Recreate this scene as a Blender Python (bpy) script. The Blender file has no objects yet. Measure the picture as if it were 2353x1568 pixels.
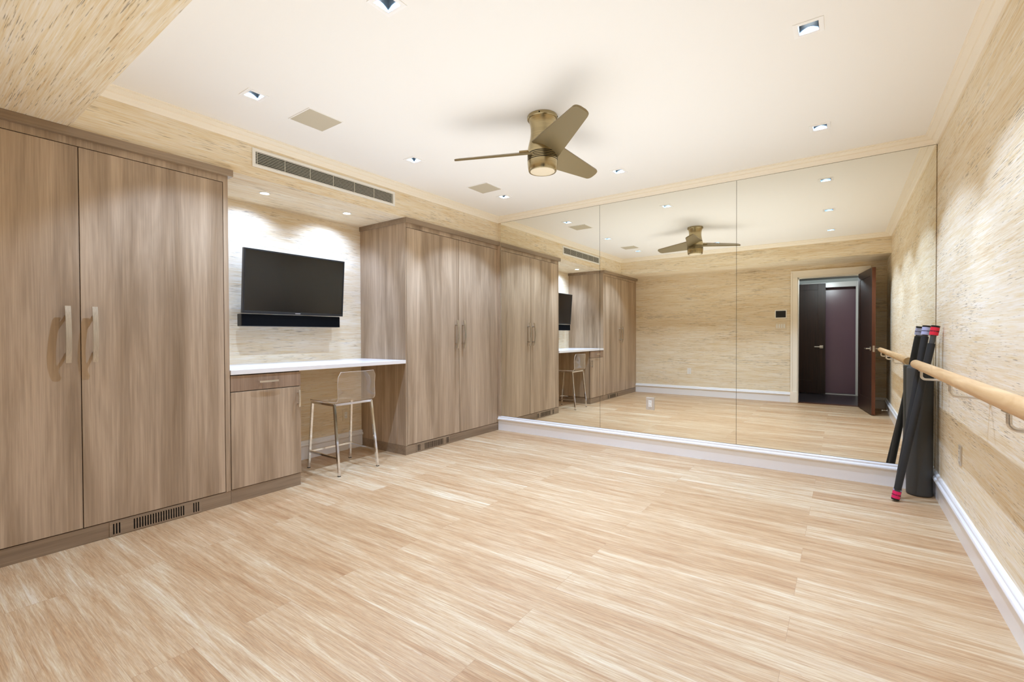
import bpy, bmesh, math, random
from mathutils import Vector, Matrix

# ------------------------------------------------------------------ camera
sc = bpy.context.scene
COL = sc.collection
W = 4.05            # right wall
ZC = 2.629          # ceiling
YB = -4.72          # back wall (behind the camera, seen in the mirror)

cam_data = bpy.data.cameras.new('camera')
cam_data.sensor_width = 36.0
cam_data.lens = 36.0 * 1063.6 / 2353.0
cam_data.clip_start = 0.02
cam = bpy.data.objects.new('camera', cam_data)
COL.objects.link(cam)
_y, _p, _r = math.radians(35.549), math.radians(-0.690), math.radians(-0.222)
_d = Vector((-math.sin(_y), math.cos(_y), 0)); _rt = Vector((math.cos(_y), math.sin(_y), 0)); _up = Vector((0, 0, 1))
_d2 = _d * math.cos(_p) + _up * math.sin(_p)
_u2 = _up * math.cos(_p) - _d * math.sin(_p)
_r2 = _rt * math.cos(_r) + _u2 * math.sin(_r)
_u3 = _u2 * math.cos(_r) - _rt * math.sin(_r)
_m = Matrix((( _r2.x, _u3.x, -_d2.x, 3.4895), (_r2.y, _u3.y, -_d2.y, -4.5898), (_r2.z, _u3.z, -_d2.z, 1.177), (0, 0, 0, 1)))
cam.matrix_world = _m
sc.camera = cam

# ------------------------------------------------------------------ world, exposure, light settings
world = bpy.data.worlds.new('world'); sc.world = world
world.use_nodes = True
world.node_tree.nodes['Background'].inputs[0].default_value = (0, 0, 0, 1)
world.node_tree.nodes['Background'].inputs[1].default_value = 0.0
sc.view_settings.view_transform = 'Standard'
sc.view_settings.look = 'None'
sc.view_settings.gamma = 1.0
sc.view_settings.use_curve_mapping = False
sc.view_settings.exposure = 0.36
sc.cycles.max_bounces = 12
sc.cycles.diffuse_bounces = 8
sc.cycles.use_adaptive_sampling = True
sc.cycles.adaptive_threshold = 0.03
sc.cycles.glossy_bounces = 8
sc.cycles.transmission_bounces = 8
sc.cycles.transparent_max_bounces = 12
sc.cycles.sample_clamp_indirect = 8.0
sc.cycles.use_denoising = True
sc.cycles.caustics_reflective = True

DOWN_W = 48.0                    # watts of each ceiling downlight
DOWN_W_MIRROR = 60.0            # the row along the mirror is brighter
DOWN_COL = (0.70, 0.98, 1.48)
SPOT_W = 23.0                    # watts of each light over the worktop
SPOT_COL = (0.70, 0.98, 1.60)
HALL_FILL_W = 18.0
# added fill without a real source: large soft light at chest height brightening the ceiling
FILL_W = 19.5
_ld = bpy.data.lights.new('ceiling_fill', 'AREA'); _ld.shape = 'RECTANGLE'; _ld.size = 3.0; _ld.size_y = 3.9
_ld.energy = FILL_W; _ld.color = (0.90, 1.02, 1.13); _ld.spread = math.radians(150)
_lo = bpy.data.objects.new('ceiling_fill', _ld); COL.objects.link(_lo)
_lo.location = (1.90, -2.33, 1.30); _lo.rotation_euler = (math.pi, 0, 0)

# ------------------------------------------------------------------ node helpers
def new_mat(name):
    m = bpy.data.materials.new(name); m.use_nodes = True
    nt = m.node_tree
    return m, nt, nt.nodes['Principled BSDF']

def lin(c):
    return tuple(((x / 12.92) if x <= 0.04045 else ((x + 0.055) / 1.055) ** 2.4) for x in [v / 255.0 for v in c]) + (1.0,)

def plain(name, rgb, rough=0.5, metal=0.0, spec=0.5, coat=0.0):
    m, nt, b = new_mat(name)
    b.inputs['Base Color'].default_value = lin(rgb)
    b.inputs['Roughness'].default_value = rough
    b.inputs['Metallic'].default_value = metal
    b.inputs['Specular IOR Level'].default_value = spec
    b.inputs['Coat Weight'].default_value = coat
    return m

def N(nt, kind, **kw):
    n = nt.nodes.new(kind)
    for k, v in kw.items():
        setattr(n, k, v)
    return n

def ramp(nt, fac, stops, interp='LINEAR'):
    r = nt.nodes.new('ShaderNodeValToRGB'); r.color_ramp.interpolation = interp
    els = r.color_ramp.elements
    while len(els) < len(stops): els.new(0.5)
    for e, (p, c) in zip(els, stops):
        e.position = p; e.color = c
    nt.links.new(fac, r.inputs[0])
    return r.outputs[0]

def mixc(nt, fac, a, b, mode='MIX'):
    n = nt.nodes.new('ShaderNodeMix'); n.data_type = 'RGBA'; n.blend_type = mode
    for sock, v in ((n.inputs[0], fac), (n.inputs[6], a), (n.inputs[7], b)):
        if hasattr(v, 'is_output'): nt.links.new(v, sock)
        else: sock.default_value = v
    return n.outputs[2]

def math_n(nt, op, a, b=None, clamp=False):
    n = nt.nodes.new('ShaderNodeMath'); n.operation = op; n.use_clamp = clamp
    for i, v in enumerate((a, b)):
        if v is None: continue
        if hasattr(v, 'is_output'): nt.links.new(v, n.inputs[i])
        else: n.inputs[i].default_value = v
    return n.outputs[0]

def coords(nt, scale, jitter=0.0, extra=None):
    """world position scaled per axis, optionally shifted by a per-object random amount"""
    g = nt.nodes.new('ShaderNodeNewGeometry')
    v = nt.nodes.new('ShaderNodeVectorMath'); v.operation = 'MULTIPLY'
    nt.links.new(g.outputs['Position'], v.inputs[0]); v.inputs[1].default_value = scale
    out = v.outputs[0]
    if jitter or extra is not None:
        a = nt.nodes.new('ShaderNodeVectorMath'); a.operation = 'ADD'
        nt.links.new(out, a.inputs[0])
        if extra is not None:
            nt.links.new(extra, a.inputs[1])
        else:
            oi = nt.nodes.new('ShaderNodeObjectInfo')
            k = math_n(nt, 'MULTIPLY', oi.outputs['Random'], jitter)
            nt.links.new(k, a.inputs[1])
        out = a.outputs[0]
    return out

def noise(nt, vec, detail=4.0, rough=0.55, scale=1.0, dist=0.0):
    n = nt.nodes.new('ShaderNodeTexNoise')
    n.inputs['Scale'].default_value = scale
    n.inputs['Detail'].default_value = detail
    n.inputs['Roughness'].default_value = rough
    n.inputs['Distortion'].default_value = dist
    nt.links.new(vec, n.inputs['Vector'])
    return n.outputs['Fac']

# ------------------------------------------------------------------ materials
def grasscloth(name, axis):
    """woven grass paper: fine threads along one axis with short dark slubs"""
    m, nt, b = new_mat(name)
    def sc3(along, across):
        return (along, across, across) if axis == 'x' else (across, along, across)
    broad = noise(nt, coords(nt, sc3(0.6, 7.0)), 4, 0.6)
    fine = noise(nt, coords(nt, sc3(5.0, 190.0)), 3, 0.6)
    mid = noise(nt, coords(nt, sc3(3.0, 55.0)), 4, 0.65)
    c = ramp(nt, broad, [(0.3, lin(GR_A)), (0.7, lin(GR_B))])
    c = mixc(nt, 0.72, c, ramp(nt, fine, [(0.3, (0.30, 0.28, 0.26, 1)), (0.72, (0.76, 0.76, 0.75, 1))]), 'OVERLAY')
    c = mixc(nt, 0.40, c, ramp(nt, mid, [(0.3, (0.30, 0.28, 0.25, 1)), (0.7, (0.70, 0.70, 0.69, 1))]), 'OVERLAY')
    slub = noise(nt, coords(nt, sc3(8.5, 220.0)), 2.0, 0.6, 1.0, 0.0)
    clus = noise(nt, coords(nt, sc3(1.6, 9.0)), 2, 0.5)
    s = math_n(nt, 'ADD', slub, math_n(nt, 'MULTIPLY', math_n(nt, 'SUBTRACT', clus, 0.5), 0.40))
    f = ramp(nt, s, [(0.615, (0, 0, 0, 1)), (0.705, (1, 1, 1, 1))])
    c = mixc(nt, math_n(nt, 'MULTIPLY', f, 0.58), c, lin((92, 66, 38)))
    nt.links.new(c, b.inputs['Base Color'])
    b.inputs['Roughness'].default_value = 0.85
    b.inputs['Specular IOR Level'].default_value = 0.2
    bp = nt.nodes.new('ShaderNodeBump'); bp.inputs['Strength'].default_value = 0.12; bp.inputs['Distance'].default_value = 0.002
    nt.links.new(fine, bp.inputs['Height']); nt.links.new(bp.outputs[0], b.inputs['Normal'])
    return m

GR_A, GR_B = (226, 206, 174), (242, 229, 205)

def oak(name, axis='z', dark=(142, 119, 93), light=(194, 171, 144), rough=0.36):
    """greige stained veneer, grain along one axis"""
    m, nt, b = new_mat(name)
    def sc3(along, across):
        return {'z': (across, across, along), 'y': (across, along, across), 'x': (along, across, across)}[axis]
    band = noise(nt, coords(nt, sc3(0.55, 6.5), 40.0), 4, 0.6, 1.0, 0.6)
    grain = noise(nt, coords(nt, sc3(1.6, 60.0), 40.0), 5, 0.65, 1.0, 0.3)
    hair = noise(nt, coords(nt, sc3(3.0, 260.0), 40.0), 3, 0.6)
    c = ramp(nt, band, [(0.30, lin(dark)), (0.68, lin(light))])
    c = mixc(nt, 0.44, c, ramp(nt, grain, [(0.28, (0.30, 0.28, 0.27, 1)), (0.70, (0.68, 0.67, 0.66, 1))]), 'OVERLAY')
    c = mixc(nt, 0.35, c, ramp(nt, hair, [(0.3, (0.34, 0.33, 0.32, 1)), (0.7, (0.66, 0.66, 0.66, 1))]), 'OVERLAY')
    nt.links.new(c, b.inputs['Base Color'])
    b.inputs['Roughness'].default_value = rough
    b.inputs['Specular IOR Level'].default_value = 0.5
    return m

def bamboo(name):
    """strand woven bamboo planks running along x"""
    m, nt, b = new_mat(name)
    g = nt.nodes.new('ShaderNodeNewGeometry')
    off = nt.nodes.new('ShaderNodeVectorMath'); off.operation = 'ADD'
    nt.links.new(g.outputs['Position'], off.inputs[0]); off.inputs[1].default_value = (20.28, 19.0 + 3.50, 0)
    br = nt.nodes.new('ShaderNodeTexBrick')
    br.offset = 0.5; br.offset_frequency = 2; br.squash = 1.0; br.squash_frequency = 2
    nt.links.new(off.outputs[0], br.inputs['Vector'])
    br.inputs['Color1'].default_value = (0, 0, 0, 1); br.inputs['Color2'].default_value = (1, 1, 1, 1)
    br.inputs['Mortar'].default_value = (0.5, 0.5, 0.5, 1)
    br.inputs['Scale'].default_value = 1.0
    br.inputs['Mortar Size'].default_value = 0.0009
    br.inputs['Mortar Smooth'].default_value = 0.4
    br.inputs['Bias'].default_value = 0.0
    br.inputs['Brick Width'].default_value = 1.815
    br.inputs['Row Height'].default_value = 0.19
    rnd = nt.nodes.new('ShaderNodeSeparateColor'); nt.links.new(br.outputs['Color'], rnd.inputs[0])
    shift = nt.nodes.new('ShaderNodeCombineXYZ')
    k = math_n(nt, 'MULTIPLY', rnd.outputs[0], 37.0)
    nt.links.new(k, shift.inputs[0]); nt.links.new(k, shift.inputs[2])
    s = shift.outputs[0]
    broad = noise(nt, coords(nt, (1.3, 14.0, 1), 0, s), 4, 0.62, 1.0, 0.5)
    strand = noise(nt, coords(nt, (3.4, 80.0, 1), 0, s), 6, 0.72, 1.0, 0.8)
    fine = noise(nt, coords(nt, (11.0, 270.0, 1), 0, s), 3, 0.7, 1.0, 0.6)
    v = math_n(nt, 'ADD', math_n(nt, 'MULTIPLY', broad, 0.50), math_n(nt, 'MULTIPLY', strand, 0.50))
    v = math_n(nt, 'ADD', v, math_n(nt, 'MULTIPLY', math_n(nt, 'SUBTRACT', rnd.outputs[0], 0.5), 0.10))
    c = ramp(nt, v, [(0.29, lin(FL[0])), (0.41, lin(FL[1])), (0.51, lin(FL[2])), (0.59, lin(FL[3])), (0.71, lin(FL[4]))])
    c = mixc(nt, 0.55, c, ramp(nt, fine, [(0.25, (0.28, 0.26, 0.24, 1)), (0.72, (0.70, 0.70, 0.70, 1))]), 'OVERLAY')
    # brown flecks across the strands
    fl = noise(nt, coords(nt, (38.0, 75.0, 1), 0, s), 2, 0.7, 1.0, 1.0)
    c = mixc(nt, math_n(nt, 'MULTIPLY', ramp(nt, fl, [(0.62, (0, 0, 0, 1)), (0.74, (1, 1, 1, 1))]), 0.30), c, lin((176, 120, 78)))
    c = mixc(nt, math_n(nt, 'MULTIPLY', br.outputs['Fac'], 0.55), c, lin((150, 112, 78)))
    nt.links.new(c, b.inputs['Base Color'])
    r = ramp(nt, strand, [(0.3, (0.46, 0.46, 0.46, 1)), (0.7, (0.36, 0.36, 0.36, 1))])
    nt.links.new(r, b.inputs['Roughness'])
    b.inputs['Specular IOR Level'].default_value = 0.35
    return m

FL = [(159, 116, 77), (182, 144, 103), (195, 162, 123), (208, 183, 147), (224, 208, 182)]

def brushed(name, rgb, rough=0.32, axis='z'):
    m, nt, b = new_mat(name)
    b.inputs['Metallic'].default_value = 1.0
    n = noise(nt, coords(nt, (300, 300, 6) if axis == 'z' else (6, 6, 300)), 2, 0.5)
    c = ramp(nt, n, [(0.3, lin([v * 0.9 for v in rgb])), (0.7, lin(rgb))])
    nt.links.new(c, b.inputs['Base Color'])
    b.inputs['Roughness'].default_value = rough
    return m

def pale_wood(name):
    m, nt, b = new_mat(name)
    band = noise(nt, coords(nt, (28, 2.2, 28)), 3, 0.6, 1.0, 1.5)
    c = ramp(nt, band, [(0.3, lin((206, 160, 104))), (0.7, lin((232, 194, 142)))])
    nt.links.new(c, b.inputs['Base Color']); b.inputs['Roughness'].default_value = 0.38
    return m

def dark_wood(name, axis='z', a=(34, 17, 12), c2=(58, 31, 22), rough=0.42):
    m, nt, b = new_mat(name)
    s = (45, 45, 1.5) if axis == 'z' else (1.5, 30, 30)
    band = noise(nt, coords(nt, s), 4, 0.6, 1.0, 0.5)
    c = ramp(nt, band, [(0.3, lin(a)), (0.7, lin(c2))])
    nt.links.new(c, b.inputs['Base Color']); b.inputs['Roughness'].default_value = rough
    return m

def emitter(name, rgb, strength):
    m, nt, b = new_mat(name)
    b.inputs['Base Color'].default_value = (0.8, 0.8, 0.8, 1)
    b.inputs['Emission Color'].default_value = rgb + (1,)
    b.inputs['Emission Strength'].default_value = strength
    return m

def acrylic(name):
    m, nt, b = new_mat(name)
    out = nt.nodes['Material Output']
    t = nt.nodes.new('ShaderNodeBsdfTransparent'); t.inputs[0].default_value = (0.955, 0.935, 0.90, 1)
    gl = nt.nodes.new('ShaderNodeBsdfGlossy'); gl.inputs['Roughness'].default_value = 0.03; gl.inputs[0].default_value = (1, 1, 1, 1)
    lw = nt.nodes.new('ShaderNodeLayerWeight'); lw.inputs[0].default_value = 0.30
    g = nt.nodes.new('ShaderNodeNewGeometry')
    f = math_n(nt, 'MULTIPLY', lw.outputs['Fresnel'], math_n(nt, 'SUBTRACT', 1.0, g.outputs['Backfacing']))
    f = math_n(nt, 'ADD', math_n(nt, 'MULTIPLY', f, 1.4), 0.05, True)
    hz = nt.nodes.new('ShaderNodeBsdfDiffuse'); hz.inputs[0].default_value = (0.86, 0.80, 0.72, 1)
    m0 = nt.nodes.new('ShaderNodeMixShader'); m0.inputs[0].default_value = 0.055
    nt.links.new(t.outputs[0], m0.inputs[1]); nt.links.new(hz.outputs[0], m0.inputs[2])
    mx = nt.nodes.new('ShaderNodeMixShader')
    nt.links.new(f, mx.inputs[0]); nt.links.new(m0.outputs[0], mx.inputs[1]); nt.links.new(gl.outputs[0], mx.inputs[2])
    nt.links.new(mx.outputs[0], out.inputs['Surface'])
    nt.nodes.remove(b)
    return m

M = {}
M['grass_x'] = grasscloth('grasscloth_along_x', 'x')
M['grass_y'] = grasscloth('grasscloth_along_y', 'y')
M['oak'] = oak('greige_oak')
M['oak_h'] = oak('greige_oak_horizontal', 'y', (130, 109, 86), (158, 137, 112))
M['oak_drawer'] = oak('greige_oak_drawer', 'z', (134, 107, 84), (162, 136, 112))
M['bamboo'] = bamboo('strand_bamboo')
M['paint'] = plain('ceiling_paint', (247, 243, 236), 0.9, spec=0.1)
M['trim'] = plain('trim_paint', (250, 247, 242), 0.35)
M['crown'] = plain('crown_paint', (250, 240, 221), 0.4)
M['base'] = plain('baseboard_paint', (244, 242, 240), 0.25)
M['quartz'] = plain('white_quartz', (238, 234, 230), 0.22)
M['white'] = plain('white_plastic', (238, 234, 224), 0.4)
M['cream'] = plain('cream_plastic', (230, 214, 184), 0.45)
M['grillecloth'] = plain('speaker_grille', (202, 191, 168), 0.9, spec=0.1)
M['slat'] = plain('vent_slat', (214, 208, 190), 0.5)
M['dark'] = plain('dark_recess', (26, 22, 18), 0.8, spec=0.1)
M['black'] = plain('black_plastic', (16, 16, 17), 0.4)
M['bezel'] = plain('tv_bezel', (34, 35, 36), 0.35)
M['screen'] = plain('tv_screen', (11, 11, 11), 0.16, spec=0.7)
M['cloth'] = plain('soundbar_cloth', (7, 7, 8), 0.85, spec=0.1)
M['silver'] = plain('silver_logo', (205, 205, 208), 0.3, 0.6)
M['nickel'] = brushed('brushed_nickel', (212, 204, 192), 0.33)
M['plate'] = plain('steel_plate', (214, 206, 194), 0.42, 0.55)
M['satin'] = brushed('satin_steel', (226, 219, 208), 0.34, 'h')
M['chrome'] = plain('chrome', (232, 232, 234), 0.06, 1.0)
M['bronze'] = brushed('brushed_bronze', (190, 173, 134), 0.25, 'h')
M['blade'] = plain('bronze_blade', (140, 124, 90), 0.42, 0.55)
M['groove'] = plain('dark_groove', (44, 36, 24), 0.5, 0.5)
M['acrylic'] = acrylic('clear_acrylic')
M['acrylic_edge'] = plain('acrylic_edge', (226, 210, 188), 0.15)
M['mirror'] = plain('mirror_silver', (246, 245, 236), 0.0, 1.0)
M['mirror_edge'] = plain('mirror_edge', (70, 62, 48), 0.3)
M['barre'] = pale_wood('barre_wood')
M['door'] = dark_wood('espresso_door')
M['door_edge'] = dark_wood('door_edge_wood', 'z', (84, 42, 20), (112, 60, 30))
M['hallfloor'] = dark_wood('hall_floor_wood', 'x', (46, 40, 44), (72, 64, 68), 0.3)
M['threshold'] = dark_wood('threshold_wood', 'x', (80, 48, 30), (104, 64, 40), 0.4)
M['hallpaint'] = plain('hall_paint', (196, 200, 198), 0.9, spec=0.1)
M['mauve'] = plain('mauve_gloss', (142, 110, 124), 0.25)
M['foam'] = plain('grey_foam', (68, 67, 64), 0.62)
M['sleeve'] = plain('black_foam_sleeve', (36, 36, 37), 0.6)
M['core'] = plain('bar_core', (70, 72, 72), 0.35)
M['red'] = plain('red_label', (226, 32, 62), 0.4)
M['pink'] = plain('pink_label', (224, 28, 96), 0.4)
M['lavender'] = plain('lavender_label', (176, 180, 214), 0.4)
M['ink'] = plain('label_ink', (40, 24, 40), 0.6)
M['lamp'] = emitter('downlight_lens', (0.97, 0.99, 1.0), 7.0)
M['puck'] = emitter('puck_lens', (0.95, 0.98, 1.0), 30.0)
M['reflector'] = plain('downlight_reflector', (66, 72, 74), 0.35, 0.3)

# ------------------------------------------------------------------ geometry helpers
LOC = {}
def wloc(o):
    return LOC.get(o.name, Vector((0, 0, 0))) if o else Vector((0, 0, 0))

def obj(name, bm, mat, parent=None, smooth=None):
    """link a bmesh (built in world coordinates) as ONE mesh object, optionally as a part of parent"""
    me = bpy.data.meshes.new(name)
    bmesh.ops.recalc_face_normals(bm, faces=bm.faces)
    w = wloc(parent)
    if parent:
        bmesh.ops.translate(bm, verts=bm.verts, vec=-w)
    bm.to_mesh(me); bm.free()
    o = bpy.data.objects.new(name, me)
    for mm in (mat if isinstance(mat, (list, tuple)) else [mat]):
        me.materials.append(mm)
    if smooth:
        for p in me.polygons: p.use_smooth = True
        me.set_sharp_from_angle(angle=math.radians(smooth))
    COL.objects.link(o)
    if parent: o.parent = parent
    LOC[o.name] = w.copy()
    return o

def thing(name, label, cat, loc, group=None):
    o = bpy.data.objects.new(name, None); COL.objects.link(o)
    o.location = loc; o.empty_display_size = 0.05
    o['label'] = label; o['category'] = cat
    if group: o['group'] = group
    LOC[o.name] = Vector(loc)
    return o

def tag(o, label, cat, group=None):
    o['label'] = label; o['category'] = cat
    if group: o['group'] = group
    return o

def struct(name, bm, mat, parent=None, smooth=None):
    o = obj(name, bm, mat, parent, smooth)
    if not parent: o['kind'] = 'structure'
    return o

def copy_tree(o, loc):
    c = o.copy(); COL.objects.link(c); c.location = loc
    for ch in list(o.children):
        d = ch.copy(); COL.objects.link(d); d.parent = c
        for g in list(ch.children):
            e = g.copy(); COL.objects.link(e); e.parent = d
    return c

def box(bm, x0, x1, y0, y1, z0, z1, bev=0.0, mi=0, rot=None, piv=None):
    t = bmesh.new()
    bmesh.ops.create_cube(t, size=1.0)
    for v in t.verts:
        v.co = Vector(((x0 + x1) / 2 + v.co.x * (x1 - x0), (y0 + y1) / 2 + v.co.y * (y1 - y0), (z0 + z1) / 2 + v.co.z * (z1 - z0)))
    if bev > 0:
        bmesh.ops.bevel(t, geom=t.edges[:], offset=bev, segments=2, affect='EDGES', profile=0.5)
    if rot is not None:
        bmesh.ops.rotate(t, verts=t.verts, cent=piv, matrix=rot)
    for f in t.faces: f.material_index = mi
    merge(bm, t)

def merge(bm, t):
    me = bpy.data.meshes.new('tmp'); t.to_mesh(me); t.free()
    bm.from_mesh(me); bpy.data.meshes.remove(me)

def B(*a, **k):
    bm = bmesh.new(); box(bm, *a, **k); return bm

def cyl(bm, p0, p1, r, seg=24, r1=None, mi=0):
    p0, p1 = Vector(p0), Vector(p1)
    d = p1 - p0
    t = bmesh.new()
    bmesh.ops.create_cone(t, cap_ends=True, segments=seg, radius1=r, radius2=(r if r1 is None else r1), depth=d.length)
    q = Vector((0, 0, 1)).rotation_difference(d.normalized())
    bmesh.ops.rotate(t, verts=t.verts, cent=(0, 0, 0), matrix=q.to_matrix())
    bmesh.ops.translate(t, verts=t.verts, vec=(p0 + p1) / 2)
    for f in t.faces: f.material_index = mi
    merge(bm, t)

def lathe(bm, pts, cx, cy, seg=48, mi=0):
    """revolve (r, z) points about the vertical through cx, cy"""
    rings = []
    for r, z in pts:
        if r < 1e-6:
            rings.append([bm.verts.new((cx, cy, z))])
        else:
            rings.append([bm.verts.new((cx + r * math.cos(2 * math.pi * i / seg), cy + r * math.sin(2 * math.pi * i / seg), z)) for i in range(seg)])
    for a, b in zip(rings[:-1], rings[1:]):
        if len(a) == 1 and len(b) == 1: continue
        for i in range(seg):
            j = (i + 1) % seg
            if len(a) == 1: f = bm.faces.new((a[0], b[i], b[j]))
            elif len(b) == 1: f = bm.faces.new((a[i], a[j], b[0]))
            else: f = bm.faces.new((a[i], a[j], b[j], b[i]))
            f.material_index = mi

def tube(bm, path, r, seg=14):
    """round tube along a polyline with capped ends"""
    path = [Vector(p) for p in path]
    n = len(path); rings = []
    up = None
    for i, p in enumerate(path):
        t = (path[min(i + 1, n - 1)] - path[max(i - 1, 0)]).normalized()
        if up is None:
            up = Vector((0, 0, 1)) if abs(t.z) < 0.9 else Vector((0, 1, 0))
        s = t.cross(up).normalized(); up = s.cross(t).normalized()
        rings.append([bm.verts.new(p + r * (math.cos(2 * math.pi * k / seg) * s + math.sin(2 * math.pi * k / seg) * up)) for k in range(seg)])
    for a, b in zip(rings[:-1], rings[1:]):
        for k in range(seg):
            bm.faces.new((a[k], a[(k + 1) % seg], b[(k + 1) % seg], b[k]))
    bm.faces.new(rings[0]); bm.faces.new(rings[-1][::-1])

def fillet(p0, p1, p2, r, n=6):
    """points of an arc rounding the corner p1 of the path p0-p1-p2"""
    p0, p1, p2 = Vector(p0), Vector(p1), Vector(p2)
    a = (p0 - p1).normalized(); b = (p2 - p1).normalized()
    ang = a.angle(b); d = r / math.tan(ang / 2)
    c = p1 + (a + b).normalized() * (r / math.sin(ang / 2))
    s, e = p1 + a * d - c, p1 + b * d - c
    out = []
    for i in range(n + 1):
        v = s.lerp(e, i / n).normalized() * r
        out.append(c + v)
    return out

def sweep_profile(bm, prof, a, b, out, zref=0.0, m0=0.0, m1=0.0):
    """extrude a (offset, height) profile from a to b (2D points); out = direction off the wall; m = mitre"""
    a, b, out = Vector(a), Vector(b), Vector(out)
    d = (b - a).normalized()
    r0, r1 = [], []
    for o, h in prof:
        p = a + out * o + d * (o * m0); q = b + out * o - d * (o * m1)
        r0.append(bm.verts.new((p.x, p.y, zref + h))); r1.append(bm.verts.new((q.x, q.y, zref + h)))
    n = len(prof)
    for i in range(n):
        j = (i + 1) % n
        bm.faces.new((r0[i], r0[j], r1[j], r1[i]))
    bm.faces.new(r0); bm.faces.new(r1[::-1])

# ------------------------------------------------------------------ the room
NB = -0.70                       # back of the niche
struct('floor', B(-0.85, W + 0.15, YB - 0.13, 0.12, -0.06, 0.0), M['bamboo'])

# ceiling sheet with square openings for the downlights
DL = [(0.605, -0.683), (0.606, -1.937), (0.604, -3.209), (1.869, -0.687), (1.866, -3.246), (3.354, -0.681), (3.352, -1.975), (3.350, -3.240)]
AP = 0.041
def ceiling_mesh():
    bm = bmesh.new()
    xs = sorted(set([0.0, W] + [round(x + s * AP, 4) for x, y in DL for s in (-1, 1)]))
    ys = sorted(set([-3.92, 0.0] + [round(y + s * AP, 4) for x, y in DL for s in (-1, 1)]))
    vs = {}
    def v(x, y):
        if (x, y) not in vs: vs[(x, y)] = bm.verts.new((x, y, ZC))
        return vs[(x, y)]
    for i in range(len(xs) - 1):
        for j in range(len(ys) - 1):
            mx, my = (xs[i] + xs[i + 1]) / 2, (ys[j] + ys[j + 1]) / 2
            if any(abs(mx - x) < AP and abs(my - y) < AP for x, y in DL): continue
            bm.faces.new((v(xs[i], ys[j]), v(xs[i], ys[j + 1]), v(xs[i + 1], ys[j + 1]), v(xs[i + 1], ys[j])))
    r = bmesh.ops.extrude_face_region(bm, geom=bm.faces[:])
    bmesh.ops.translate(bm, verts=[g for g in r['geom'] if isinstance(g, bmesh.types.BMVert)], vec=(0, 0, 0.010))
    return bm
struct('ceiling', ceiling_mesh(), M['paint'])

struct('wall_right', B(W, W + 0.12, YB - 0.13, 0.12, 0, ZC + 0.1), M['grass_y'])
struct('wall_front', B(-0.85, W, 0.010, 0.12, 0, ZC + 0.1), M['grass_x'])
struct('wall_left', B(NB - 0.12, NB, YB - 0.13, 0.010, 0, ZC + 0.1), M['grass_y'])
struct('wall_soffit', B(NB, 0.0, YB, 0.010, 2.334, ZC + 0.1), M['grass_y'])
struct('wall_beam', B(0.0, W, YB, -3.92, 2.334, ZC + 0.1), M['grass_x'])

DX0, DX1, DZ = 2.858, 3.748, 2.146    # doorway in the back wall
bm = bmesh.new()
box(bm, NB, DX0, YB - 0.13, YB, 0, ZC + 0.1)
box(bm, DX1, W, YB - 0.13, YB, 0, ZC + 0.1)
box(bm, DX0, DX1, YB - 0.13, YB, DZ, ZC + 0.1)
struct('wall_back', bm, M['grass_x'])

# crown moulding: two bands with a groove between, mitred at the corners
CROWN = [(0.0, -0.061), (0.010, -0.061), (0.014, -0.054), (0.016, -0.047), (0.030, -0.036), (0.033, -0.033), (0.033, -0.025), (0.040, -0.025), (0.047, -0.021),
         (0.060, -0.014), (0.066, -0.012), (0.066, -0.006), (0.076, -0.005), (0.076, 0.0), (0.0, 0.0)]
for i, (a, b, o) in enumerate((((0, 0), (W, 0), (0, -1)), ((W, 0), (W, -3.92), (-1, 0)), ((W, -3.92), (0, -3.92), (0, 1)), ((0, -3.92), (0, 0), (1, 0)))):
    bm = bmesh.new(); sweep_profile(bm, CROWN, a, b, o, ZC, 1, 1)
    struct('trim_%d' % (i + 1), bm, M['crown'], None, 20)

BASE = [(0, 0), (0.016, 0), (0.016, 0.112), (0.018, 0.122), (0.028, 0.128), (0.031, 0.134), (0.031, 0.143), (0.027, 0.150), (0.019, 0.153),
        (0.017, 0.157), (0.019, 0.164), (0.017, 0.171), (0.011, 0.177), (0, 0.178)]
for nm, a, b, o, m0, m1 in (('front', (0.0, 0.010), (W, 0.010), (0, -1), 0, 1), ('right', (W, 0.0), (W, YB), (-1, 0), 0.3, 1),
                            ('back', (DX0 - 0.100, YB), (-0.004, YB), (0, 1), 0, 0), ('back_corner', (W, YB), (DX1 + 0.1, YB), (0, 1), 1, 0),
                            ('niche', (NB, -2.586), (NB, -1.506), (1, 0), 0, 0)):
    bm = bmesh.new(); sweep_profile(bm, BASE, a, b, o, 0.0, m0, m1)
    struct('baseboard_' + nm, bm, M['base'], None, 35)

# doorway casing with plinth blocks and jamb lining
bm = bmesh.new()
def casing_v(x0, x1, out):      # out: +1 outer edge on the +x side
    box(bm, x0, x1, YB, YB + 0.018, 0.19, DZ, 0.003)
    xo0, xo1 = (x1 - 0.028, x1) if out > 0 else (x0, x0 + 0.028)
    box(bm, xo0, xo1, YB, YB + 0.030, 0.19, DZ + 0.088, 0.005)
    xi0, xi1 = (x0, x0 + 0.016) if out > 0 else (x1 - 0.016, x1)
    box(bm, xi0, xi1, YB, YB + 0.024, 0.19, DZ, 0.004)
    box(bm, x0 - 0.003, x1 + 0.003, YB, YB + 0.034, 0, 0.19, 0.003)
casing_v(DX0 - 0.102, DX0, -1); casing_v(DX1, DX1 + 0.102, 1)
box(bm, DX0 - 0.100, DX1 + 0.100, YB, YB + 0.0175, DZ, DZ + 0.115, 0.003)
box(bm, DX0 - 0.102, DX1 + 0.102, YB, YB + 0.030, DZ + 0.089, DZ + 0.117, 0.005)
box(bm, DX0 - 0.016, DX1 + 0.016, YB, YB + 0.024, DZ, DZ + 0.016, 0.004)
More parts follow.
